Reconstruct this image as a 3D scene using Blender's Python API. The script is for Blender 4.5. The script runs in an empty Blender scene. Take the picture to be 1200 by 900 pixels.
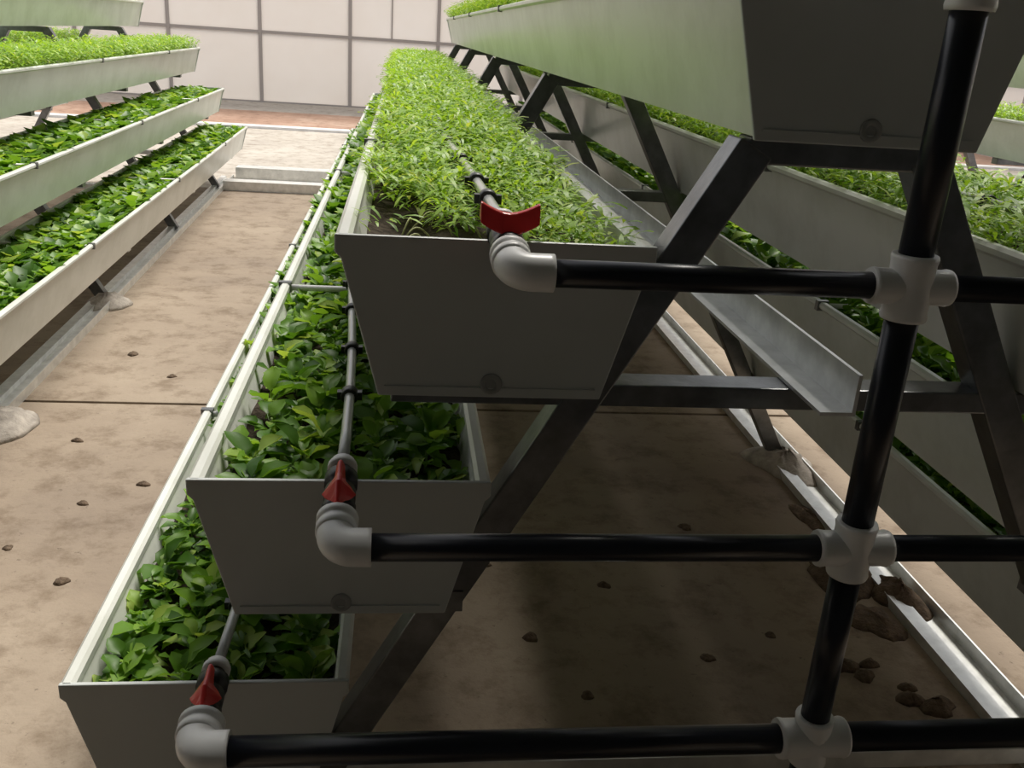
import bpy, math
import numpy as np
from mathutils import Vector, Matrix

scene = bpy.context.scene
C = scene.collection
RNG = np.random.default_rng(7)
PI = math.pi

# ---------------------------------------------------------------- camera
F_PX, YAW, PITCH, ROLL = 1098.1, 0.1315, -0.3554, 0.0692
CAM = Vector((-0.1474, -0.8749, 1.0787))
fwd = Vector((math.sin(YAW) * math.cos(PITCH), math.cos(YAW) * math.cos(PITCH), math.sin(PITCH)))
right0 = Vector((math.cos(YAW), -math.sin(YAW), 0.0))
up0 = right0.cross(fwd)
rgt = right0 * math.cos(ROLL) + up0 * math.sin(ROLL)
upv = -right0 * math.sin(ROLL) + up0 * math.cos(ROLL)
cam_data = bpy.data.cameras.new('camera')
cam_data.sensor_width = 36.0
cam_data.lens = F_PX / 1200.0 * 36.0
cam_data.clip_start = 0.02
cam = bpy.data.objects.new('camera', cam_data)
C.objects.link(cam)
m = Matrix((rgt, upv, -fwd)).transposed().to_4x4()
m.translation = CAM
cam.matrix_world = m
scene.camera = cam

# ---------------------------------------------------------------- light
world = bpy.data.worlds.new('world')
scene.world = world
world.use_nodes = True
bg = world.node_tree.nodes['Background']
bg.inputs['Color'].default_value = (0.96, 0.97, 1.0, 1)
bg.inputs['Strength'].default_value = 0.66

sun_d = bpy.data.lights.new('sun', 'SUN')
sun_d.energy = 4.3
sun_d.angle = math.radians(28)
sun_d.color = (1.0, 0.95, 0.86)
sun = bpy.data.objects.new('sun', sun_d)
C.objects.link(sun)
to_sun = Vector((0.28, 0.55, 1.0)).normalized()
sun.rotation_euler = to_sun.to_track_quat('Z', 'Y').to_euler()
sun.location = (3, 4, 8)

scene.view_settings.view_transform = 'Standard'
scene.view_settings.look = 'None'
scene.view_settings.gamma = 1.0
scene.view_settings.use_curve_mapping = False
scene.view_settings.exposure = 0.25

# ---------------------------------------------------------------- materials
def new_mat(name):
    mt = bpy.data.materials.new(name)
    mt.use_nodes = True
    nt = mt.node_tree
    return mt, nt, nt.nodes['Principled BSDF']

def ramp(nt, stops):
    r = nt.nodes.new('ShaderNodeValToRGB')
    el = r.color_ramp.elements
    while len(el) < len(stops):
        el.new(0.5)
    for e, (p, c) in zip(el, stops):
        e.position = p
        e.color = (*c, 1)
    return r

def noise(nt, scale, detail=4, rough=0.6, vec=None):
    n = nt.nodes.new('ShaderNodeTexNoise')
    n.inputs['Scale'].default_value = scale
    n.inputs['Detail'].default_value = detail
    n.inputs['Roughness'].default_value = rough
    if vec is not None:
        nt.links.new(vec, n.inputs['Vector'])
    return n

def coords(nt, kind='Object'):
    return nt.nodes.new('ShaderNodeTexCoord').outputs[kind]

def bump(nt, src, strength, dist, bsdf):
    b = nt.nodes.new('ShaderNodeBump')
    b.inputs['Strength'].default_value = strength
    b.inputs['Distance'].default_value = dist
    nt.links.new(src, b.inputs['Height'])
    nt.links.new(b.outputs['Normal'], bsdf.inputs['Normal'])

def mix_col(nt, a, b, fac):
    n = nt.nodes.new('ShaderNodeMix')
    n.data_type = 'RGBA'
    for sock, v in ((n.inputs[6], a), (n.inputs[7], b)):
        if isinstance(v, tuple):
            sock.default_value = (*v, 1)
        else:
            nt.links.new(v, sock)
    if isinstance(fac, float):
        n.inputs[0].default_value = fac
    else:
        nt.links.new(fac, n.inputs[0])
    return n.outputs[2]

def simple(name, col, rough=0.5, metal=0.0, var=0.0, scale=30, spec=0.5, bmp=0.0, coat=0.0):
    mt, nt, b = new_mat(name)
    b.inputs['Base Color'].default_value = (*col, 1)
    b.inputs['Roughness'].default_value = rough
    b.inputs['Metallic'].default_value = metal
    b.inputs['Specular IOR Level'].default_value = spec
    b.inputs['Coat Weight'].default_value = coat
    if var > 0:
        n = noise(nt, scale, vec=coords(nt))
        lo = tuple(c * (1 - var) for c in col)
        hi = tuple(min(1, c * (1 + var)) for c in col)
        r = ramp(nt, [(0.3, lo), (0.7, hi)])
        nt.links.new(n.outputs['Fac'], r.inputs['Fac'])
        nt.links.new(r.outputs['Color'], b.inputs['Base Color'])
        if bmp > 0:
            bump(nt, n.outputs['Fac'], bmp, 0.01, b)
    return mt

def pvc_material():
    mt, nt, b = new_mat('white_pvc')
    n = noise(nt, 6, 5, 0.65, coords(nt))
    r = ramp(nt, [(0.35, (0.62, 0.63, 0.58)), (0.6, (0.74, 0.75, 0.71))])
    nt.links.new(n.outputs['Fac'], r.inputs['Fac'])
    nt.links.new(r.outputs['Color'], b.inputs['Base Color'])
    b.inputs['Roughness'].default_value = 0.28
    b.inputs['Specular IOR Level'].default_value = 0.45
    return mt

def floor_material(name, base, dark, light, stain):
    mt, nt, b = new_mat(name)
    co = coords(nt)
    big = noise(nt, 1.3, 6, 0.62, co)
    mid = noise(nt, 9, 6, 0.7, co)
    fine = noise(nt, 48, 5, 0.75, co)
    r1 = ramp(nt, [(0.32, dark), (0.5, base), (0.68, light)])
    nt.links.new(big.outputs['Fac'], r1.inputs['Fac'])
    r2 = ramp(nt, [(0.34, (0.55, 0.50, 0.45)), (0.52, (1, 1, 1))])
    nt.links.new(mid.outputs['Fac'], r2.inputs['Fac'])
    mul = nt.nodes.new('ShaderNodeMix')
    mul.data_type = 'RGBA'
    mul.blend_type = 'MULTIPLY'
    mul.inputs[0].default_value = 0.75
    nt.links.new(r1.outputs['Color'], mul.inputs[6])
    nt.links.new(r2.outputs['Color'], mul.inputs[7])
    r3 = ramp(nt, [(0.62, (0, 0, 0)), (0.70, (0.8, 0.8, 0.8))])
    nt.links.new(fine.outputs['Fac'], r3.inputs['Fac'])
    col = mix_col(nt, mul.outputs[2], stain, r3.outputs['Color'])
    nt.links.new(col, b.inputs['Base Color'])
    b.inputs['Roughness'].default_value = 0.85
    b.inputs['Specular IOR Level'].default_value = 0.25
    bump(nt, mid.outputs['Fac'], 0.5, 0.01, b)
    return mt

def leaf_material(name, stops, trans=0.42):
    mt, nt, b = new_mat(name)
    geo = nt.nodes.new('ShaderNodeNewGeometry')
    oi = nt.nodes.new('ShaderNodeObjectInfo')
    add = nt.nodes.new('ShaderNodeMath')
    add.operation = 'ADD'
    nt.links.new(geo.outputs['Random Per Island'], add.inputs[0])
    nt.links.new(oi.outputs['Random'], add.inputs[1])
    fr = nt.nodes.new('ShaderNodeMath')
    fr.operation = 'FRACT'
    nt.links.new(add.outputs[0], fr.inputs[0])
    r = ramp(nt, stops)
    nt.links.new(fr.outputs[0], r.inputs['Fac'])
    nt.links.new(r.outputs['Color'], b.inputs['Base Color'])
    b.inputs['Roughness'].default_value = 0.42
    b.inputs['Specular IOR Level'].default_value = 0.4
    tr = nt.nodes.new('ShaderNodeBsdfTranslucent')
    gm = nt.nodes.new('ShaderNodeMix')
    gm.data_type = 'RGBA'
    gm.blend_type = 'MULTIPLY'
    gm.inputs[0].default_value = 1.0
    nt.links.new(r.outputs['Color'], gm.inputs[6])
    gm.inputs[7].default_value = (1.35, 1.25, 0.6, 1)
    nt.links.new(gm.outputs[2], tr.inputs['Color'])
    mx = nt.nodes.new('ShaderNodeMixShader')
    mx.inputs[0].default_value = trans
    nt.links.new(b.outputs[0], mx.inputs[1])
    nt.links.new(tr.outputs[0], mx.inputs[2])
    nt.links.new(mx.outputs[0], nt.nodes['Material Output'].inputs['Surface'])
    return mt

def film_material():
    mt, nt, b = new_mat('translucent_sheet')
    n = noise(nt, 0.9, 4, 0.6, coords(nt))
    r = ramp(nt, [(0.3, (0.89, 0.85, 0.81)), (0.7, (0.93, 0.90, 0.87))])
    nt.links.new(n.outputs['Fac'], r.inputs['Fac'])
    nt.links.new(r.outputs['Color'], b.inputs['Base Color'])
    b.inputs['Roughness'].default_value = 0.5
    tr = nt.nodes.new('ShaderNodeBsdfTranslucent')
    nt.links.new(r.outputs['Color'], tr.inputs['Color'])
    mx = nt.nodes.new('ShaderNodeMixShader')
    mx.inputs[0].default_value = 0.5
    nt.links.new(b.outputs[0], mx.inputs[1])
    nt.links.new(tr.outputs[0], mx.inputs[2])
    nt.links.new(mx.outputs[0], nt.nodes['Material Output'].inputs['Surface'])
    return mt

M = {}
M['pvc'] = pvc_material()
M['panel'] = simple('grey_white_panel', (0.60, 0.625, 0.61), 0.4, var=0.05, scale=5)
M['plug'] = simple('grey_plug', (0.34, 0.35, 0.34), 0.5)
M['steel'] = simple('galvanised_steel', (0.20, 0.205, 0.21), 0.30, 0.9, var=0.3, scale=22, bmp=0.08)
M['bright_steel'] = simple('bright_galvanised_steel', (0.74, 0.75, 0.74), 0.33, 0.6, var=0.15, scale=25)
M['black_pipe'] = simple('black_plastic', (0.010, 0.012, 0.020), 0.3, spec=0.4)
M['hose'] = simple('lightened_hose', (0.42, 0.43, 0.42), 0.3, spec=0.8, coat=0.5)  # black hose given a pale base to imitate its bright highlight
M['fitting'] = simple('white_fitting', (0.80, 0.80, 0.80), 0.32, var=0.06, scale=12)
M['red'] = simple('red_plastic', (0.70, 0.030, 0.030), 0.28)
M['black'] = simple('matt_black_plastic', (0.012, 0.012, 0.013), 0.4)
M['soil'] = simple('dark_soil', (0.055, 0.043, 0.033), 0.95, var=0.6, scale=90, spec=0.1, bmp=0.8)
M['floor'] = floor_material('tan_concrete', (0.295, 0.236, 0.180), (0.235, 0.186, 0.145), (0.36, 0.295, 0.228), (0.11, 0.082, 0.062))
M['far_floor'] = floor_material('grey_concrete', (0.46, 0.42, 0.37), (0.40, 0.36, 0.32), (0.52, 0.48, 0.43), (0.3, 0.26, 0.22))
M['red_soil'] = floor_material('reddish_soil', (0.42, 0.27, 0.20), (0.34, 0.21, 0.15), (0.50, 0.36, 0.28), (0.2, 0.12, 0.09))
M['subfloor'] = simple('dark_joint', (0.10, 0.08, 0.06), 0.95)
M['cement'] = simple('cement_lump', (0.38, 0.34, 0.30), 0.9, var=0.3, scale=30, bmp=0.6)
M['clod'] = simple('earth_clod', (0.13, 0.09, 0.06), 0.95, var=0.4, scale=60, bmp=0.8)
M['film'] = film_material()
M['mullion'] = simple('grey_mullion', (0.40, 0.37, 0.355), 0.5, 0.2)
M['plaster'] = simple('dull_plaster', (0.15, 0.16, 0.16), 0.9)
M['stem'] = simple('pale_green_stem', (0.20, 0.30, 0.08), 0.5)
M['straw'] = simple('dry_straw', (0.50, 0.52, 0.24), 0.6)
M['leaf'] = leaf_material('broad_leaf', [(0.0, (0.055, 0.145, 0.016)), (0.4, (0.13, 0.28, 0.03)), (0.8, (0.24, 0.44, 0.05)), (1.0, (0.42, 0.56, 0.12))])
M['fine_leaf'] = leaf_material('fine_leaf', [(0.0, (0.17, 0.33, 0.03)), (0.45, (0.30, 0.50, 0.05)), (0.85, (0.42, 0.62, 0.08)), (1.0, (0.55, 0.62, 0.18))])

# ---------------------------------------------------------------- helpers
class MB:
    """collects simple solids into one mesh"""
    def __init__(self):
        self.v, self.f, self.smooth = [], [], []

    def add(self, verts, faces, smooth=False):
        o = len(self.v)
        self.v += [tuple(p) for p in verts]
        self.f += [tuple(i + o for i in fc) for fc in faces]
        self.smooth += [smooth] * len(faces)
        return self

    def box(self, x0, x1, y0, y1, z0, z1):
        v = [(x, y, z) for z in (z0, z1) for y in (y0, y1) for x in (x0, x1)]
        f = [(0, 2, 3, 1), (4, 5, 7, 6), (0, 1, 5, 4), (2, 6, 7, 3), (0, 4, 6, 2), (1, 3, 7, 5)]
        return self.add(v, f)

    def prism(self, poly, y0, y1):
        """closed polygon in XZ (counter-clockwise seen from -Y) swept along Y"""
        n = len(poly)
        v = [(x, y0, z) for x, z in poly] + [(x, y1, z) for x, z in poly]
        f = [tuple(range(n)), tuple(range(2 * n - 1, n - 1, -1))]
        f += [(i, i + n, (i + 1) % n + n, (i + 1) % n) for i in range(n)]
        return self.add(v, f)

    def bar(self, a, b, w, d):
        """rectangular bar between a and b lying in an XZ plane: w in plane, d along Y"""
        a, b = Vector(a), Vector(b)
        t = (b - a).normalized()
        n = Vector((t.z, 0, -t.x)) * (w / 2)
        y = Vector((0, d / 2, 0))
        v = [p + sy * y + sn * n for p in (a, b) for sy in (-1, 1) for sn in (-1, 1)]
        f = [(0, 1, 3, 2), (4, 6, 7, 5), (0, 4, 5, 1), (2, 3, 7, 6), (0, 2, 6, 4), (1, 5, 7, 3)]
        return self.add(v, f)

    def lathe(self, origin, axis, prof, n=20):
        """prof: list of (distance along axis, radius)"""
        o, ax = Vector(origin), Vector(axis).normalized()
        u = ax.orthogonal().normalized()
        w = ax.cross(u)
        v, f = [], []
        for t, r in prof:
            for k in range(n):
                a = 2 * PI * k / n
                v.append(o + ax * t + (u * math.cos(a) + w * math.sin(a)) * r)
        for i in range(len(prof) - 1):
            for k in range(n):
                f.append((i * n + k, i * n + (k + 1) % n, (i + 1) * n + (k + 1) % n, (i + 1) * n + k))
        self.add(v, f, True)
        m0, m1 = len(self.v) - len(v), len(self.v) - n
        self.f += [tuple(range(m0 + n - 1, m0 - 1, -1)), tuple(range(m1, m1 + n))]
        self.smooth += [False, False]
        return self

    def tube(self, pts, r, n=12):
        pts = [Vector(p) for p in pts]
        v, f = [], []
        up = Vector((0, 0, 1))
        for i, p in enumerate(pts):
            t = (pts[min(i + 1, len(pts) - 1)] - pts[max(i - 1, 0)]).normalized()
            a = t.cross(up)
            a = a.normalized() if a.length > 1e-4 else Vector((1, 0, 0))
            b = t.cross(a).normalized()
            rr = r[i] if isinstance(r, (list, tuple)) else r
            for k in range(n):
                an = 2 * PI * k / n
                v.append(p + (a * math.cos(an) + b * math.sin(an)) * rr)
        for i in range(len(pts) - 1):
            for k in range(n):
                f.append((i * n + k, (i + 1) * n + k, (i + 1) * n + (k + 1) % n, i * n + (k + 1) % n))
        self.add(v, f, True)
        m0, m1 = len(self.v) - len(v), len(self.v) - n
        self.f += [tuple(range(m0, m0 + n)), tuple(range(m1 + n - 1, m1 - 1, -1))]
        self.smooth += [False, False]
        return self

    def mesh(self, name, mat):
        me = bpy.data.meshes.new(name)
        me.from_pydata(self.v, [], self.f)
        me.materials.append(mat)
        me.polygons.foreach_set('use_smooth', self.smooth)
        me.update()
        return me

    def build(self, name, mat, parent=None, bevel=0.0):
        return link(name, self.mesh(name, mat), parent, bevel=bevel)

def link(name, me, parent=None, loc=None, rot=None, bevel=0.0):
    o = bpy.data.objects.new(name, me)
    C.objects.link(o)
    if parent is not None:
        o.parent = parent
    if loc is not None:
        o.location = loc
    if rot is not None:
        o.rotation_euler = rot
    if bevel > 0:
        md = o.modifiers.new('bevel', 'BEVEL')
        md.width = bevel
        md.segments = 2
        md.limit_method = 'ANGLE'
        md.angle_limit = math.radians(40)
    return o

def tag(o, label=None, cat=None, group=None, kind=None):
    if label: o['label'] = label
    if cat: o['category'] = cat
    if group: o['group'] = group
    if kind: o['kind'] = kind
    return o

def empty(name, loc=(0, 0, 0)):
    o = bpy.data.objects.new(name, None)
    o.empty_display_size = 0.1
    C.objects.link(o)
    o.location = loc
    return o

# ---------------------------------------------------------------- the setting
X0, X1, Y0, Y1 = -7.0, 7.5, -2.6, 12.8
floor = MB().box(X0, X1, Y0, Y1 + 0.3, -0.12, -0.022).build('floor', M['subfloor'])
tag(floor, 'tan dusty concrete floor of the greenhouse with a joint across the aisles', None, None, 'structure')
def slab(y0, y1, top, mat):
    MB().box(X0, X1, y0, y1, -0.022, top).build('slab', mat, floor, bevel=0.003)
slab(Y0, 1.768, 0.0, M['floor'])
slab(1.782, 5.6, 0.0, M['floor'])
slab(5.608, 9.40, 0.0, M['far_floor'])
slab(9.60, 11.45, 0.0, M['red_soil'])
slab(11.46, 12.9, 0.0, M['far_floor'])
MB().box(X0, X1, 9.41, 9.59, -0.022, 0.025).build('kerb_strip', M['fitting'], floor, bevel=0.004)

def panel_wall(name, along, fixed, a0, step, count, label, zs=(0.0, 0.91, 2.3, 3.6)):
    root = empty(name, (0, 0, 0))
    tag(root, label, None, None, 'structure')
    horiz = along == 'x'
    def box(mb, p0, p1, d0, d1, z0, z1):
        return mb.box(p0, p1, fixed + d0, fixed + d1, z0, z1) if horiz else mb.box(fixed + d0, fixed + d1, p0, p1, z0, z1)
    for i in range(count):
        for j in range(len(zs) - 1):
            p = a0 + i * step
            box(MB(), p + 0.012, p + step - 0.012, 0.02, 0.026, zs[j] + 0.012, zs[j + 1] - 0.012).build('panel', M['film'], root)
    for i in range(count + 1):
        p = a0 + i * step
        box(MB(), p - 0.022, p + 0.022, 0.0, 0.05, 0, zs[-1]).build('mullion', M['mullion'], root)
    for z in zs:
        box(MB(), a0, a0 + count * step, 0.004, 0.046, max(0, z - 0.018), z + 0.018).build('transom', M['mullion'], root)
    return root
wf = panel_wall('wall_far', 'x', 12.8, 0.32 - 6 * 1.19, 1.19, 12, 'pale translucent sheet wall with grey mullions at the far end')
MB().box(-0.318, -0.302, 12.805, 12.84, 0.92, 3.6).build('mullion', M['mullion'], wf)
panel_wall('wall_left', 'y', X0, -2.6, 1.19, 13, 'pale translucent sheet wall on the left side')
panel_wall('wall_right', 'y', X1, -2.6, 1.19, 13, 'pale translucent sheet wall on the right side')
# unseen dark bay behind the camera, added to darken the near end
def bay(name, b, label):
    tag(MB().box(*b).build(name, M['plaster']), label, None, None, 'structure')
blocker = MB().prism([(0.50, 2.26), (0.56, 2.12), (0.98, 2.12), (1.04, 2.26), (1.03, 2.26), (0.975, 2.13), (0.565, 2.13), (0.51, 2.26)], -0.2, 12.8).build('sun_blocker', M['fitting'])  # unseen gutter shape added to keep sun off the floor under the rack
tag(blocker, 'unseen wide white gutter shape added above the rack to block the sun', None, None, 'structure')
bay('wall_near', (-2.6, 3.2, -2.45, -2.3, 0, 2.5), 'unseen dull plaster wall added behind the camera to darken the near end')
bay('wall_near_left', (-2.75, -2.6, -2.45, -0.25, 0, 2.5), 'unseen dull plaster side wall added on the left to darken the near end')
bay('wall_near_right', (3.2, 3.35, -2.45, -0.25, 0, 2.5), 'unseen dull plaster side wall added on the right to darken the near end')
bay('ceiling', (-2.75, 3.35, -2.45, 0.72, 2.5, 2.6), 'unseen solid ceiling added to shade the near end')

# ---------------------------------------------------------------- plants: leaf meshes and clouds
def leaf_template(rows, cols, wid, cup, droop, seed=0):
    """unit leaf along +X, width along Y, bending down; returns verts (n,3), faces"""
    r = np.random.default_rng(seed)
    v = []
    for i, (t, w) in enumerate(rows):
        for k in range(cols):
            s = -1 + 2 * k / (cols - 1)
            wob = 1 + 0.12 * r.standard_normal() * (abs(s) > 0.5)
            v.append((t, s * w * wid * wob, cup * abs(s) * w - droop * t * t + 0.03 * r.standard_normal() * (0.2 < t)))
    f = []
    for i in range(len(rows) - 1):
        for k in range(cols - 1):
            a = i * cols + k
            f.append((a, a + cols, a + cols + 1, a + 1))
    return np.array(v, float), np.array(f, int)

ROWS_BROAD = [(0.0, 0.03), (0.28, 0.05), (0.42, 0.62), (0.62, 1.0), (0.84, 0.78), (1.0, 0.12)]
ROWS_BROAD_LOW = [(0.0, 0.05), (0.35, 0.55), (0.68, 1.0), (1.0, 0.2)]
ROWS_FINE = [(0.0, 0.25), (0.4, 0.8), (0.72, 1.0), (1.0, 0.15)]

def cloud(name, base, az, el, length, width, tmpl, mat, box=None):
    """many leaves as one mesh: base points, azimuth, elevation, length, width per leaf"""
    tv, tf = tmpl
    n, k = len(base), len(tv)
    x = tv[None, :, 0] * length[:, None]
    y = tv[None, :, 1] * width[:, None]
    z = tv[None, :, 2] * length[:, None]
    ce, se, ca, sa = np.cos(el)[:, None], np.sin(el)[:, None], np.cos(az)[:, None], np.sin(az)[:, None]
    xr = x * ce - z * se
    zr = x * se + z * ce
    P = np.empty((n, k, 3))
    P[..., 0] = base[:, None, 0] + xr * ca - y * sa
    P[..., 1] = base[:, None, 1] + xr * sa + y * ca
    P[..., 2] = base[:, None, 2] + zr
    if box is not None:
        xc, zr, ya, yb = box
        hwid = np.minimum(0.1415, 0.1415 - (zr - P[..., 2]) * 0.262)
        hwid = np.where(P[..., 2] > zr + 0.008, 0.1415 + (P[..., 2] - zr) * 1.1, hwid)
        P[..., 0] = xc + np.clip(P[..., 0] - xc, -hwid, hwid)
        lo = np.where(P[..., 2] > zr + 0.008, ya - 0.010, ya)
        P[..., 1] = np.clip(P[..., 1], lo, yb)
    Fc = (tf[None] + (np.arange(n) * k)[:, None, None]).reshape(-1, 4)
    me = bpy.data.meshes.new(name)
    me.vertices.add(n * k)
    me.vertices.foreach_set('co', P.ravel())
    me.loops.add(Fc.size)
    me.loops.foreach_set('vertex_index', Fc.ravel().astype(np.int32))
    me.polygons.add(len(Fc))
    me.polygons.foreach_set('loop_start', (np.arange(len(Fc)) * 4).astype(np.int32))
    me.polygons.foreach_set('use_smooth', np.ones(len(Fc), bool))
    me.materials.append(mat)
    me.update()
    me.validate()
    return link(name, me)

def tuft_cloud(name, n_plants, leaves, xc, hw, y0, y1, zr, kind, keep=None, tall=1.0):
    z = zr - SOIL_DROP
    px = RNG.uniform(xc - hw, xc + hw, n_plants)
    py = RNG.uniform(y0, y1, n_plants)
    if keep is not None:
        ok = keep(px, py)
        px, py = px[ok], py[ok]
    n = len(px)
    idx = np.repeat(np.arange(n), leaves)
    N = len(idx)
    grow = np.clip(0.78 + 0.16 * py, 0.78, 1.25)
    size = (RNG.uniform(0.75, 1.25, n) * grow)[idx]
    az = RNG.uniform(0, 2 * PI, N)
    size = size * tall
    box = (xc, zr, 0.006, L - 0.006)
    if kind == 'broad':
        base = np.stack([px[idx] + RNG.normal(0, 0.006, N), py[idx] + RNG.normal(0, 0.006, N), z + RNG.uniform(0, 0.022, N)], 1)
        el = RNG.uniform(0.25, 1.2, N)
        ln = RNG.uniform(0.030, 0.052, N) * size
        wd = ln * RNG.uniform(0.26, 0.36, N)
        return cloud(name, base, az, el, ln, wd, leaf_template(ROWS_BROAD_LOW, 3, 1.0, 0.18, 0.42, 3), M['leaf'], box)
    # fine greens: small leaflets spread through a low dome
    rad = 0.030 * np.sqrt(RNG.random(N)) * size
    top = z + (0.020 + 0.048 * RNG.random(N) ** 0.6) * size - 6.0 * rad ** 2
    base = np.stack([px[idx] + rad * np.cos(az), py[idx] + rad * np.sin(az), top], 1)
    az2 = az + RNG.normal(0, 0.8, N)
    el = RNG.uniform(-0.1, 1.0, N)
    ln = RNG.uniform(0.012, 0.030, N) * np.clip(size, 0.8, 1.25)
    wd = RNG.uniform(0.0020, 0.0042, N) * np.clip(size, 0.8, 1.3)
    return cloud(name, base, az2, el, ln, wd, leaf_template(ROWS_FINE, 2, 1.0, 0.0, 0.55, 4), M['fine_leaf'], box)

# seedling parts shared by all individual seedlings
LEAF_MESHES = []
for s in range(7):
    tv, tf = leaf_template(ROWS_BROAD, 3, 0.25 + 0.03 * (s % 3), 0.16, 0.25 + 0.07 * (s % 4), 20 + s)
    me = bpy.data.meshes.new('leaf')
    me.from_pydata([tuple(p) for p in tv], [], [tuple(int(i) for i in q) for q in tf])
    me.polygons.foreach_set('use_smooth', [True] * len(tf))
    me.materials.append(M['leaf'])
    LEAF_MESHES.append(me)
STEM_MESHES = []
for s in range(3):
    mb = MB()
    mb.tube([(0, 0, -0.01), (0.002 * s, 0.001, 0.012), (0.003, 0.002 * s, 0.026)], [0.0022, 0.0018, 0.0014], 6)
    STEM_MESHES.append(mb.mesh('stem', M['stem']))

def seedling(x, y, z, xc, label, group, grow=1.0):
    """a rosette whose leaves turn away from the trough walls"""
    root = link('seedling', STEM_MESHES[int(RNG.integers(3))], None, (x, y, z))
    tag(root, label, 'seedling', group)
    n = int(RNG.integers(10, 15))
    a0 = RNG.uniform(0, 2 * PI)
    sz = RNG.uniform(0.8, 1.25) * grow
    for k in range(n):
        a = a0 + k * 2.4 + RNG.normal(0, 0.25)
        s = RNG.uniform(0.026, 0.048) * sz
        tilt = RNG.uniform(0.25, 1.1)
        reach = s * math.cos(tilt) + 0.006
        room = at_depth(0.04) - 0.006
        tx, ty = x + math.cos(a) * reach, y + math.sin(a) * reach
        if abs(tx - xc) > room:
            a = PI - a
            tx = x + math.cos(a) * reach
        if ty < 0.012:
            a = -a
        lf = link('leaf', LEAF_MESHES[int(RNG.integers(len(LEAF_MESHES)))], root, (0, 0, RNG.uniform(0.004, 0.024) * grow ** 2),
                  (RNG.normal(0, 0.2), -tilt, a))
        lf.scale = (s, s, s)
    return root

# ---------------------------------------------------------------- troughs
W, B, H, L = 0.30, 0.2194, 0.1535, 6.0
SOIL_DROP = 0.045

def at_depth(d):
    """half width of the inside at depth d below the rim"""
    return W / 2 - (W - B) / 2 * d / H

_shared = {}
def trough(x, zrim, label):
    z = zrim - H
    root = empty('planter_trough', (x, 0, z))
    tag(root, label, 'planter trough', 'long white planter troughs')
    if not _shared:
        t = 0.004
        wt, wb = W / 2 - 0.004, B / 2
        poly = [(-wb, 0), (wb, 0), (wt, H - 0.004), (wt - t, H - 0.004), (wb - t, t), (-wb + t, t), (-wt + t, H - 0.004), (-wt, H - 0.004)]
        mb = MB()
        n = len(poly)
        ys = (0.003, L - 0.003)
        v = [(px, y, pz) for y in ys for px, pz in poly]
        f = [(i, i + n, (i + 1) % n + n, (i + 1) % n) for i in range(n)]
        mb.add(v, f)
        _shared['body'] = mb.mesh('body', M['pvc'])
        for s in (-1, 1):
            rp = [(-0.008, -0.006), (0.004, -0.007), (0.008, -0.003), (0.008, 0.003), (0.004, 0.007), (-0.004, 0.007), (-0.008, 0.003)]
            pol = [(s * (W / 2 - 0.004) + s * a, H - 0.004 + b) for a, b in rp]
            if s < 0:
                pol = pol[::-1]
            _shared['rim%d' % s] = MB().prism(pol, 0.0, L).mesh('rim', M['pvc'])
        w2 = W / 2 + 0.004
        end = [(-B / 2 - 0.002, -0.003), (B / 2 + 0.002, -0.003), (W / 2 - 0.002, H - 0.020), (w2, H - 0.014), (w2, H + 0.003), (-w2, H + 0.003), (-w2, H - 0.014), (-W / 2 + 0.002, H - 0.020)]
        _shared['end0'] = MB().prism(end, -0.003, 0.003).mesh('end_panel', M['panel'])
        _shared['end1'] = MB().prism(end, L - 0.003, L + 0.003).mesh('end_panel', M['panel'])
        _shared['tie'] = MB().lathe((-W / 2 + 0.01, 0, 0), (1, 0, 0), [(0, 0.0055), (W - 0.02, 0.0055)], 10).mesh('tie_bar', M['fitting'])
        _shared['clip'] = MB().box(-0.011, 0.011, -0.006, 0.006, -0.010, 0.009).mesh('rim_clip', M['steel'])
        _shared['plug'] = MB().lathe((0, -0.003, 0.012), (0, -1, 0), [(0, 0.0110), (0.0015, 0.0110), (0.002, 0.0095), (0.002, 0.006), (0.001, 0.005)], 20).mesh('drain_plug', M['plug'])
        _shared['seam'] = MB().box(-B / 2 + 0.004, B / 2 - 0.004, -0.0045, -0.003, 0.006, 0.008).mesh('seam', M['panel'])
        # soil: bumpy grid
        nx, ny = 12, 150
        hw = at_depth(SOIL_DROP) - 0.006
        r = np.random.default_rng(5)
        hgt = r.normal(0, 0.0035, (ny + 1, nx + 1))
        v = [(-hw + 2 * hw * i / nx, 0.004 + (L - 0.008) * j / ny, H - SOIL_DROP + hgt[j, i]) for j in range(ny + 1) for i in range(nx + 1)]
        f = [(j * (nx + 1) + i, j * (nx + 1) + i + 1, (j + 1) * (nx + 1) + i + 1, (j + 1) * (nx + 1) + i) for j in range(ny) for i in range(nx)]
        _shared['soil'] = MB().add(v, f, True).mesh('soil', M['soil'])
    link('body', _shared['body'], root)
    link('rim', _shared['rim-1'], root)
    link('rim', _shared['rim1'], root)
    for k in ('end0', 'end1'):
        link('end_panel', _shared[k], root, bevel=0.0015)
    for ty in (0.78, 2.2, 3.6, 5.0):
        tb = link('tie_bar', _shared['tie'], root, (0, ty, H - 0.006))
        for s in (-1, 1):
            link('rim_clip', _shared['clip'], root, (s * (W / 2 - 0.004), ty, H - 0.004))
    pl = link('drain_plug', _shared['plug'], root, bevel=0.0)
    link('seam', _shared['seam'], root)
    so = link('soil', _shared['soil'], root)
    tag(so, 'dark crumbly potting soil')
    return root

XA, XL, XR = 0.2923, -1.856, 2.72
ROT = {'main': 0.0, 'left': 0.025, 'right': 0.0}   # the left rack stands slightly askew
TIERS = [(0.3455, 0.8935, 'upper'), (0.4926, 0.6391, 'middle'), (0.6384, 0.3919, 'bottom')]
ZTOP = 1.1576

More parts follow.
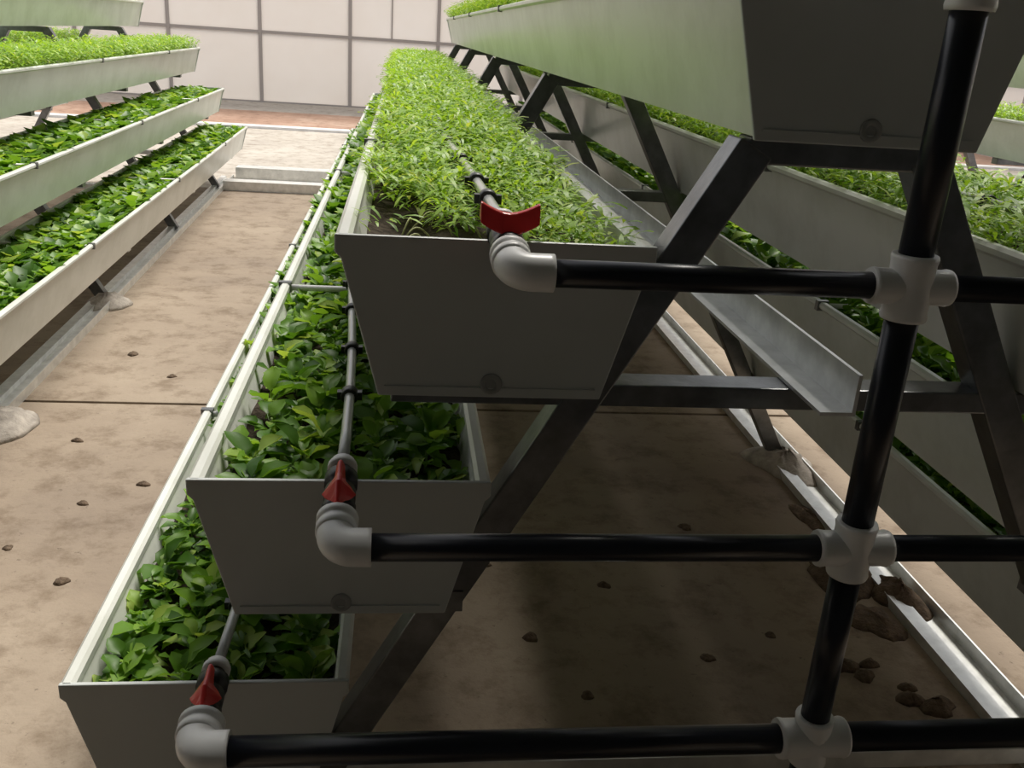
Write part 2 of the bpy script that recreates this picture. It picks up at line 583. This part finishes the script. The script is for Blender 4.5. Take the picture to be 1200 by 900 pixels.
RSHIFT = {'upper': 0.020, 'middle': 0.018, 'bottom': 0.004}   # right-hand troughs sit a little farther out
RACKNAME = {'main': 'central rack', 'left': 'rack across the left aisle', 'right': 'rack behind the right side'}
def place(o, rack):
    """turn an object of a rack about that rack's near end"""
    a = ROT[rack]
    if a:
        xa = {'left': XL}[rack]
        dx, dy = o.location.x - xa, o.location.y
        o.location.x = xa + dx * math.cos(a) - dy * math.sin(a)
        o.location.y = dx * math.sin(a) + dy * math.cos(a)
        o.rotation_euler.z += a
    return o
troughs = []   # (rack, tier, side, x, zrim)
def rack_troughs(rack, xa, items):
    for tier, side in items:
        if tier == 'top':
            x, zr = xa, ZTOP
            lab = 'white trough on the very top of the ' + RACKNAME[rack]
        else:
            off, zr = [(o, z) for o, z, n in TIERS if n == tier][0]
            x = xa + side * off
            if rack == 'main' and side > 0:
                x += RSHIFT[tier]
            lab = 'white trough on the %s tier, %s side of the %s' % (tier, 'left' if side < 0 else 'right', RACKNAME[rack])
        if rack == 'left':
            zr -= 0.028
        place(trough(x, zr, lab), rack)
        troughs.append((rack, tier, side, x, zr))
rack_troughs('main', XA, [('bottom', -1), ('middle', -1), ('upper', -1), ('top', 0), ('upper', 1), ('middle', 1), ('bottom', 1)])
rack_troughs('left', XL, [('bottom', 1), ('middle', 1), ('upper', 1), ('top', 0), ('upper', -1), ('middle', -1)])
rack_troughs('right', XR, [('upper', -1), ('top', 0), ('middle', -1), ('bottom', -1)])

# ---------------------------------------------------------------- steel A-frame racks
FRAME_Y = [0.06, 1.44, 2.82, 4.20, 5.58]
def leg_off(z):
    return 0.1082 + 0.5543 * (0.9593 - z)
_rk = {}
def rack(xa, label):
    root = empty('steel_rack', (xa, 0, 0))
    tag(root, label, 'rack', 'galvanised A-frame racks')
    if not _rk:
        for s in (-1, 1):
            _rk['leg%d' % s] = MB().bar((s * leg_off(0.004), 0, 0.004), (s * leg_off(0.990), 0, 0.990), 0.040, 0.038).mesh('leg', M['steel'])
            o = leg_off(0.472)
            _rk['br%d' % s] = MB().box(*sorted((s * (o - 0.02), s * 0.60)), -0.022, 0.022, 0.4565, 0.4825).mesh('bracket', M['steel'])
            c0 = 0.603
            # floor channel: flat flange toward the axis, groove toward the aisle
            pol = [(c0, 0.0), (c0 + 0.085, 0.0), (c0 + 0.085, 0.032), (c0 + 0.081, 0.032), (c0 + 0.081, 0.004), (c0 + 0.034, 0.004),
                   (c0 + 0.034, 0.022), (c0, 0.022)]
            pol = [(s * a, b) for a, b in pol]
            if s < 0:
                pol = pol[::-1]
            _rk['ch%d' % s] = MB().prism(pol, -0.6, 6.0).mesh('floor_channel', M['bright_steel'])
        _rk['up'] = MB().box(-0.445, 0.445, -0.020, 0.020, 0.712, 0.7368).mesh('crossbar', M['steel'])
        _rk['low'] = MB().box(-0.745, 0.745, -0.020, 0.020, 0.207, 0.2348).mesh('crossbar', M['bright_steel'])
        _rk['apex'] = MB().box(-0.098, 0.098, -0.0185, 0.0185, 0.974, 1.0005).mesh('apex_bar', M['steel'])
        rail = [(-0.012, 0.7375), (0.026, 0.7375), (0.026, 0.782), (0.022, 0.782), (0.022, 0.7415), (-0.012, 0.7415)]
        _rk['rail'] = MB().prism(rail, -0.035, 6.0).mesh('gutter_rail', M['bright_steel'])
    for y in FRAME_Y:
        for s in (-1, 1):
            link('leg', _rk['leg%d' % s], root, (0, y, 0), bevel=0.002)
            link('bracket', _rk['br%d' % s], root, (0, y + 0.001, 0))
        link('crossbar', _rk['up'], root, (0, y + 0.002, 0), bevel=0.002)
        link('crossbar', _rk['low'], root, (0, y + 0.002, 0), bevel=0.002)
        link('apex_bar', _rk['apex'], root, (0, y + 0.001, 0), bevel=0.002)
    for s in (-1, 1):
        link('floor_channel', _rk['ch%d' % s], root)
    tag(link('gutter_rail', _rk['rail'], root), 'bright galvanised angle rail lying on the crossbars')
    return root
rack(XA, 'dark galvanised A-frame rack in the centre carrying troughs on both sides')
place(rack(XL, 'galvanised A-frame rack standing across the sandy aisle on the left'), 'left').scale.z = 0.971
rack(XR, 'galvanised A-frame rack seen behind the vertical black pipe on the right')

# ---------------------------------------------------------------- irrigation manifold
PY = -0.12
PX = 0.296
PIPES = [('upper', 0.8955, 0.0118, -0.052, 0.9135), ('middle', 0.634, 0.0130, -0.199, 0.660), ('bottom', 0.405, 0.0152, -0.334, 0.413)]
man = empty('irrigation_manifold', (PX, PY, 0))
tag(man, 'black water pipes with white fittings and red valves across the front of the rack', 'water pipes')
def rel(mb_pts):
    return mb_pts
def P(x, y, z):
    return (x - PX, y - PY, z)

VR = 0.0148
zc = [p[1] for p in PIPES]
segs = [(0.004, zc[2] - 0.020), (zc[2] + 0.020, zc[1] - 0.020), (zc[1] + 0.020, zc[0] - 0.020), (zc[0] + 0.020, 1.150)]
for a, b in segs:
    MB().lathe(P(PX, PY, a), (0, 0, 1), [(0, VR), (b - a, VR)], 24).build('riser_pipe', M['black_pipe'], man)

def cross_fitting(z, r):
    R = r * 1.34
    RV = VR * 1.30
    hx, hz = 0.0365, 0.029
    mb = MB()
    mb.lathe(P(PX - hx, PY, z), (1, 0, 0), [(0, R), (0.003, R * 1.05), (0.008, R), (2 * hx - 0.008, R), (2 * hx - 0.003, R * 1.05), (2 * hx, R)], 24)
    mb.lathe(P(PX, PY, z - hz), (0, 0, 1), [(0, RV), (0.003, RV * 1.05), (0.008, RV), (2 * hz - 0.008, RV), (2 * hz - 0.003, RV * 1.05), (2 * hz, RV)], 24)
    mb.build('cross_fitting', M['fitting'], man)

def elbow(x, y, z, r, side, tilt):
    """from the horizontal pipe (arriving along X on the given side) to +Y"""
    R = r * 1.36
    mb = MB()
    pts = []
    d = Vector((0, math.cos(tilt), math.sin(tilt)))
    o = Vector(P(x, y, z))
    bend = 0.016
    pts.append(o + Vector((side * 0.033, 0, 0)))
    pts.append(o + Vector((side * 0.029, 0, 0)))
    for k in range(9):
        a = k / 8 * PI / 2
        pts.append(o + Vector((side * bend * (1 - math.sin(a)), 0, 0)) + d * (bend * (1 - math.cos(a))))
    pts.append(o + d * 0.024)
    mb.tube(pts, R, 24)
    mb.lathe(o + d * 0.018, d, [(0, R), (0.001, R * 1.1), (0.009, R * 1.1), (0.010, R * 1.02), (0.014, R * 1.02), (0.015, R * 1.12), (0.022, R * 1.12), (0.023, R)], 24)
    mb.build('elbow_fitting', M['fitting'], man)
    return o, d

def valve(o, d, across, s=1.0):
    """ball valve on the axis o + t d, red wing handle on top"""
    v = MB()
    v.lathe(o + d * 0.036, d, [(0, 0.0125 * s), (0.006, 0.0125 * s), (0.007, 0.0165 * s), (0.020, 0.0165 * s), (0.022, 0.0135 * s), (0.028, 0.0155 * s),
                               (0.044, 0.0155 * s), (0.050, 0.0130 * s), (0.052, 0.0165 * s), (0.066, 0.0165 * s), (0.068, 0.011 * s), (0.090, 0.009 * s)], 18)
    body = v.build('ball_valve', M['black'], man)
    # collar where the hose starts
    MB().lathe(o + d * 0.112, d, [(0, 0.010), (0.001, 0.0150), (0.008, 0.0150), (0.010, 0.0125), (0.014, 0.0125), (0.015, 0.008)], 20).build('hose_collar', M['fitting'], body)
    # handle
    c = o + d * (0.062 if across else 0.068)
    upn = Vector((0, -d.z, d.y))
    u = Vector((1, 0, 0)) if across else d
    w = upn.cross(u)
    h = MB()
    h.lathe(c + upn * 0.006 * s, upn, [(0, 0.009), (0.010, 0.009), (0.012, 0.0075)], 16)
    n = 9
    vv = []
    for k in range(n):
        t = -1 + 2 * k / (n - 1)
        if across:      # closed: a wing across the pipe, ends turned up
            lift, hh, ww, tw, half = 0.010 * abs(t) ** 1.6, 0.0085, 0.0125 * (1 - 0.25 * t * t), 0.003, 0.026
        else:           # open: broad thumb end towards the viewer, slim tail along the pipe
            near = [0.003, 0.0085, 0.0140, 0.0170, 0.0125, 0.0065, 0.0055, 0.0050, 0.0045][k]
            lift, hh, ww, tw, half = 0.004 * t, [0.003, 0.005, 0.007, 0.0095, 0.008, 0.006, 0.005, 0.0045, 0.004][k], near, 0.0018, 0.026
        p = c + upn * (0.021 * s + lift) + u * (half * t)
        vv += [p - upn * hh - w * ww, p - upn * hh + w * ww, p + upn * hh + w * tw, p + upn * hh - w * tw]
    ff = [(0, 3, 2, 1), tuple(4 * (n - 1) + q for q in (0, 1, 2, 3))]
    for k in range(n - 1):
        for q in range(4):
            ff.append((4 * k + q, 4 * k + (q + 1) % 4, 4 * k + 4 + (q + 1) % 4, 4 * k + 4 + q))
    h.add(vv, ff)
    hd = h.build('valve_handle', M['red'], body, bevel=0.0015)
    tag(hd, 'red wing handle')
    return o + d * 0.127

hose_starts = []
for (tier, z, r, xl, zend), (off, zr, _n) in zip(PIPES, TIERS):
    cross_fitting(z, r)
    tilt = math.atan2(zend - z, 0.125)
    xr = XA + off + RSHIFT[tier] + 0.004
    for s, xe in ((-1, xl), (1, xr)):
        a, b = sorted((PX + s * 0.028, xe - s * 0.028))
        MB().lathe(P(a, PY, z), (1, 0, 0), [(0, r), (b - a, r)], 24).build('branch_pipe', M['black_pipe'], man)
        o, d = elbow(xe, PY, z, r, -s, tilt)
        e = valve(o, d, tier == 'upper' and s < 0)
        hose_starts.append((tier, s, e + Vector((PX, PY, 0))))
# top feed
o, d = elbow(PX, PY, 1.178, 0.0135, 1, 0.0)
MB().lathe(P(PX, PY, 1.120), (0, 0, 1), [(0, VR * 1.28), (0.004, VR * 1.34), (0.012, VR * 1.28), (0.048, VR * 1.25), (0.072, VR * 1.2), (0.078, VR)], 24).build('socket_fitting', M['fitting'], man)
e = valve(o, d, False)
hose_starts.append(('top', 0, e + Vector((PX, PY, 0))))

# drip hoses
EM = {('upper', -1): [0.16, 0.31, 0.53, 0.77, 0.93, 1.15, 1.4], ('middle', -1): [0.21, 0.395, 0.60, 0.77, 1.0, 1.2, 1.45], ('bottom', -1): [0.128, 0.34, 0.55, 0.78, 1.0],
      ('upper', 1): [0.12, 0.36, 0.60, 0.84, 1.1]}
def hose(tier, s, p):
    root = empty('drip_hose', p)
    side = {-1: 'left', 1: 'right', 0: 'top'}[s]
    tag(root, 'thin drip hose with black emitters in the %s of the central rack' % ('top trough' if s == 0 else '%s %s trough' % (tier, side)), 'hose', 'drip hoses')
    drift = {('upper', -1): -0.02, ('middle', -1): -0.045, ('bottom', -1): -0.008}.get((tier, s), 0.0)
    def pos(y):
        t = min(1, max(0, (y - p.y) / 1.2))
        sag = -0.016 * (1 - math.exp(-(y - p.y) * 2.5))
        return Vector((drift * t + 0.004 * math.sin(y * 5), y - p.y, sag))
    ys = list(np.linspace(p.y - 0.012, L - 0.1, 70))
    tag(MB().tube([pos(y) for y in ys], 0.0062, 10).build('tube', M['hose'], root), None)
    for y in EM.get((tier, s), [0.3, 0.8, 1.3, 1.8]):
        q = pos(y)
        MB().lathe(q - Vector((0, 0.009, 0)), (0, 1, 0), [(0, 0.0095), (0.003, 0.0108), (0.015, 0.0108), (0.018, 0.0095)], 14).box(q.x - 0.015, q.x + 0.015, q.y - 0.005, q.y + 0.005, q.z - 0.005, q.z + 0.005).build('emitter', M['black'], root)
for t, s, p in hose_starts:
    hose(t, s, p)

# ---------------------------------------------------------------- plants in the troughs
def rackdesc(rk, tier, side):
    if tier == 'top':
        return 'top trough of the ' + RACKNAME[rk]
    return '%s tier trough, %s side of the %s' % (tier, 'left' if side < 0 else 'right', RACKNAME[rk])

_u = ['', 'first', 'second', 'third', 'fourth', 'fifth', 'sixth', 'seventh', 'eighth', 'ninth', 'tenth', 'eleventh', 'twelfth', 'thirteenth', 'fourteenth',
      'fifteenth', 'sixteenth', 'seventeenth', 'eighteenth', 'nineteenth', 'twentieth']
ORD = _u[1:] + ['twenty-' + w for w in _u[1:10]]
ROWN = ['outer-wall row', 'row just outside the hose', 'row just inside the hose', 'inner-wall row']
def turn(o):
    o.matrix_world = Matrix.Translation((XL, 0, 0)) @ Matrix.Rotation(ROT['left'], 4, 'Z') @ Matrix.Translation((-XL, 0, 0))
IND = {('main', 'middle', -1): 1.50, ('main', 'bottom', -1): 1.15, ('main', 'middle', 1): 1.15, ('main', 'bottom', 1): 0.95}
for rk, tier, side, x, zr in troughs:
    z = zr - SOIL_DROP
    hw = at_depth(SOIL_DROP) - 0.012
    y_from = 0.02
    key = (rk, tier, side)
    if key in IND:
        ymax = IND[key]
        step = 0.062
        ny = int((ymax - 0.03) / step)
        y0 = 0.03 if side < 0 else 0.20
        for j in range(ny):
            for i in range(4):
                sx = x + (-0.75 + 0.5 * i) * hw * 1.08 + RNG.normal(0, 0.009)
                sy = y0 + j * step + RNG.normal(0, 0.010) + (0.02 if i % 2 else 0)
                # sparser towards the inner side of the near end
                if side < 0 and sx > x + 0.05 and sy < 0.30 and RNG.random() < 0.12:
                    continue
                lab = '%s green seedling from front, %s, %s trough, central rack' % (ORD[j], ROWN[i if side < 0 else 3 - i], tier + (' left' if side < 0 else ' right'))
                seedling(min(max(sx, x - hw + 0.008), x + hw - 0.008), max(0.03, sy), z, x, lab, 'seedlings in the ' + rackdesc(*key), 1.0 if side < 0 else 1.35)
        y_from = y0 + ny * step
        o = tuft_cloud('young_leaves', int(220 * ymax), 8, x, hw, 0.03, y_from, zr - 0.006, 'broad', None, 0.72)
        tag(o, 'small young leaves between the seedlings in near part of the ' + rackdesc(*key).replace(' trough,', ' trough') , 'greens', None, 'stuff')
        o['label'] = 'small young leaves between seedlings, near part of %s trough of the central rack' % (tier + (' left' if side < 0 else ' right'))
    if tier in ('upper', 'top'):
        n = {'main': 1900 if tier == 'top' else (4300 if side < 0 else 3200), 'left': 2100, 'right': 1500}[rk]
        keep = None
        if key == ('main', 'upper', -1):
            xc = x
            keep = lambda a, b: ~((b < 0.34 - 2.2 * np.maximum(0, a - (xc - 0.11))) & (RNG.random(len(a)) < 0.93)) & ~((b < 0.45) & (RNG.random(len(a)) < 0.3)) & ~((b < 1.0) & (np.abs(a - (xc + 0.004 - 0.016 * b)) < 0.016))
        if key == ('main', 'upper', 1):
            xh = x + 0.004
            keep = lambda a, b: ~((b < 1.2) & (np.abs(a - xh) < 0.024))
        o = tuft_cloud('salad_greens', n, 18 if key == ('main', 'upper', -1) else 14, x, hw, y_from, L - 0.02, zr, 'fine', keep, 1.2 if rk == 'left' else (1.25 if rk == 'main' and side >= 0 else 1.0))
        tag(o, 'dense bright green fine-leaved greens filling the ' + rackdesc(*key), 'greens', None, 'stuff')
        if rk == 'left':
            turn(o)
    else:
        n = 1300 if rk == 'main' else 1100
        n = int(n * (L - y_from) / L)
        o = tuft_cloud('leafy_greens', n, 9, x, hw, y_from, L - 0.02, zr, 'broad')
        tag(o, 'bushy broad-leaved greens filling the %s' % ('far part of the ' if key in IND else '') + rackdesc(*key), 'greens', None, 'stuff')
        if rk == 'left':
            turn(o)

# straw in the near corner of the upper trough
sb = MB()
xu, zu = XA - 0.3455, 0.8935
for k in range(16):
    x, y = xu - 0.11 + 0.15 * RNG.random(), 0.04 + 0.22 * RNG.random()
    a = RNG.uniform(-0.7, 0.7) + (PI if k % 3 == 0 else 0)
    ln = RNG.uniform(0.025, 0.055)
    hgt = RNG.uniform(0.010, 0.026)
    pts = [(x + math.cos(a + 0.5 * t) * ln * t, max(0.008, y + math.sin(a + 0.5 * t) * ln * t), zu - 0.038 + hgt * math.sin(PI * 0.8 * t)) for t in np.linspace(0, 1, 9)]
    sb.tube(pts, [0.0011] * 6 + [0.0009, 0.0007, 0.0004], 5)
tag(sb.build('dry_stalks', M['straw']), 'dry pale stalks lying in the near end of the upper left trough', 'straw', None, 'stuff')

# ---------------------------------------------------------------- floor details
def lump(name, x, y, rx, ry, h, mat, label, cat, group=None, seed=0, n=26, rings=7):
    r = np.random.default_rng(seed)
    ph = r.uniform(0, 6.28, 4)
    ang = np.arange(n) * 2 * PI / n
    rad = 1 + 0.16 * np.sin(2 * ang + ph[0]) + 0.12 * np.sin(3 * ang + ph[1]) + 0.07 * np.sin(5 * ang + ph[2]) + 0.04 * r.standard_normal(n)
    v, f = [], []
    for i in range(rings):
        t = i / (rings - 1)
        for k in range(n):
            a = 2 * PI * k / n
            rr = rad[k] * (1 - t) ** 0.6 if i < rings - 1 else 0.06
            v.append((rx * rr * math.cos(a), ry * rr * math.sin(a), -0.002 if i == 0 else h * (t ** 0.8) * (1 + 0.12 * r.standard_normal())))
    for i in range(rings - 1):
        for k in range(n):
            f.append((i * n + k, i * n + (k + 1) % n, (i + 1) * n + (k + 1) % n, (i + 1) * n + k))
    f.append(tuple(range((rings - 1) * n, rings * n)))
    f.append(tuple(range(n - 1, -1, -1)))
    mb = MB().add(v, f, True)
    o = mb.build(name, mat)
    o.location = (x, y, 0)
    tag(o, label, cat, group)
    return o
FO = 0.64
lump('cement_footing', XA + FO, 1.40, 0.085, 0.13, 0.045, M['cement'], 'grey cement lump around the foot of the right leg in the central rack', 'footing', 'cement footings', 1)
lump('cement_footing', XL + FO - 0.05, 2.78, 0.075, 0.12, 0.045, M['cement'], 'cement lump around a short leg of the left rack beside the aisle', 'footing', 'cement footings', 2)
lump('cement_footing', XL + FO - 0.0, 1.56, 0.09, 0.16, 0.05, M['cement'], 'cement lump at the left edge of the photo by the floor joint', 'footing', 'cement footings', 3)
lump('earth_heap', 0.86, 0.86, 0.085, 0.13, 0.035, M['clod'], 'low heap of brown earth spilled over the right floor channel', 'earth', None, 4)
for q, (x, y, rx, ry, h) in enumerate([(0.885, 1.10, 0.030, 0.09, 0.014), (0.84, 0.66, 0.05, 0.07, 0.016), (0.93, 0.74, 0.05, 0.08, 0.04)]):
    lump('earth_heap', x, y, rx, ry, h, M['clod'], ['thin ridge of earth beside the right channel behind the pipe joint', 'flat brown earth patch left of the right floor channel',
         'crumbly earth lying inside the right floor channel'][q], 'earth', 'spilled earth by the channel', 60 + q)
k = 0
for x, y, s in [(0.70, 0.52, 0.026), (0.735, 0.49, 0.018), (0.76, 0.525, 0.016), (0.79, 0.42, 0.022), (0.83, 0.40, 0.028), (0.80, 0.455, 0.014), (0.72, 0.60, 0.012),
                (0.60, 0.62, 0.010), (0.45, 0.55, 0.012), (0.30, 0.80, 0.012), (0.12, 0.62, 0.014), (0.38, 0.95, 0.012), (0.20, 0.45, 0.011), (0.55, 1.05, 0.014), (0.05, 0.88, 0.012),
                (-0.86, 1.15, 0.012), (-0.80, 0.82, 0.014), (-0.95, 0.95, 0.010), (-0.98, 1.5, 0.012), (-0.75, 1.25, 0.013), (-1.02, 2.2, 0.016), (-0.85, 2.0, 0.012), (-0.66, 0.7, 0.012)]:
    under = x > 0
    lump('earth_clod', x, y, s * 1.3, s, s * 0.7, M['clod'], 'small dark clod of earth ' + ('in the cluster beside the right floor channel' if x > 0.68 else 'scattered on the shaded floor under the central rack' if under else 'on the sandy floor of the left aisle'),
         'clod', 'earth clods beside the channel' if x > 0.68 else 'earth clods under the rack' if under else 'earth clods in the aisle', 30 + k, 12, 5)
    k += 1
for y, h, d, lab in ((5.52, 0.055, 0.12, 'nearer'), (6.02, 0.075, 0.14, 'farther')):
    mb = MB().prism([(0, 0), (1, 0), (1, 1), (0, 1)], 0, 1)
    mb = MB()
    mb.box(XL + 0.55, XA - 0.69, y, y + 0.008, 0.0, h)
    mb.box(XL + 0.55, XA - 0.69, y, y + d, h, h + 0.006)
    mb.box(XL + 0.55, XA - 0.69, y + d - 0.008, y + d, 0.0, h)
    tag(mb.build('cross_channel', M['bright_steel']), '%s of the two low metal channels crossing the far aisle' % lab, 'channel', 'channels across the aisle')
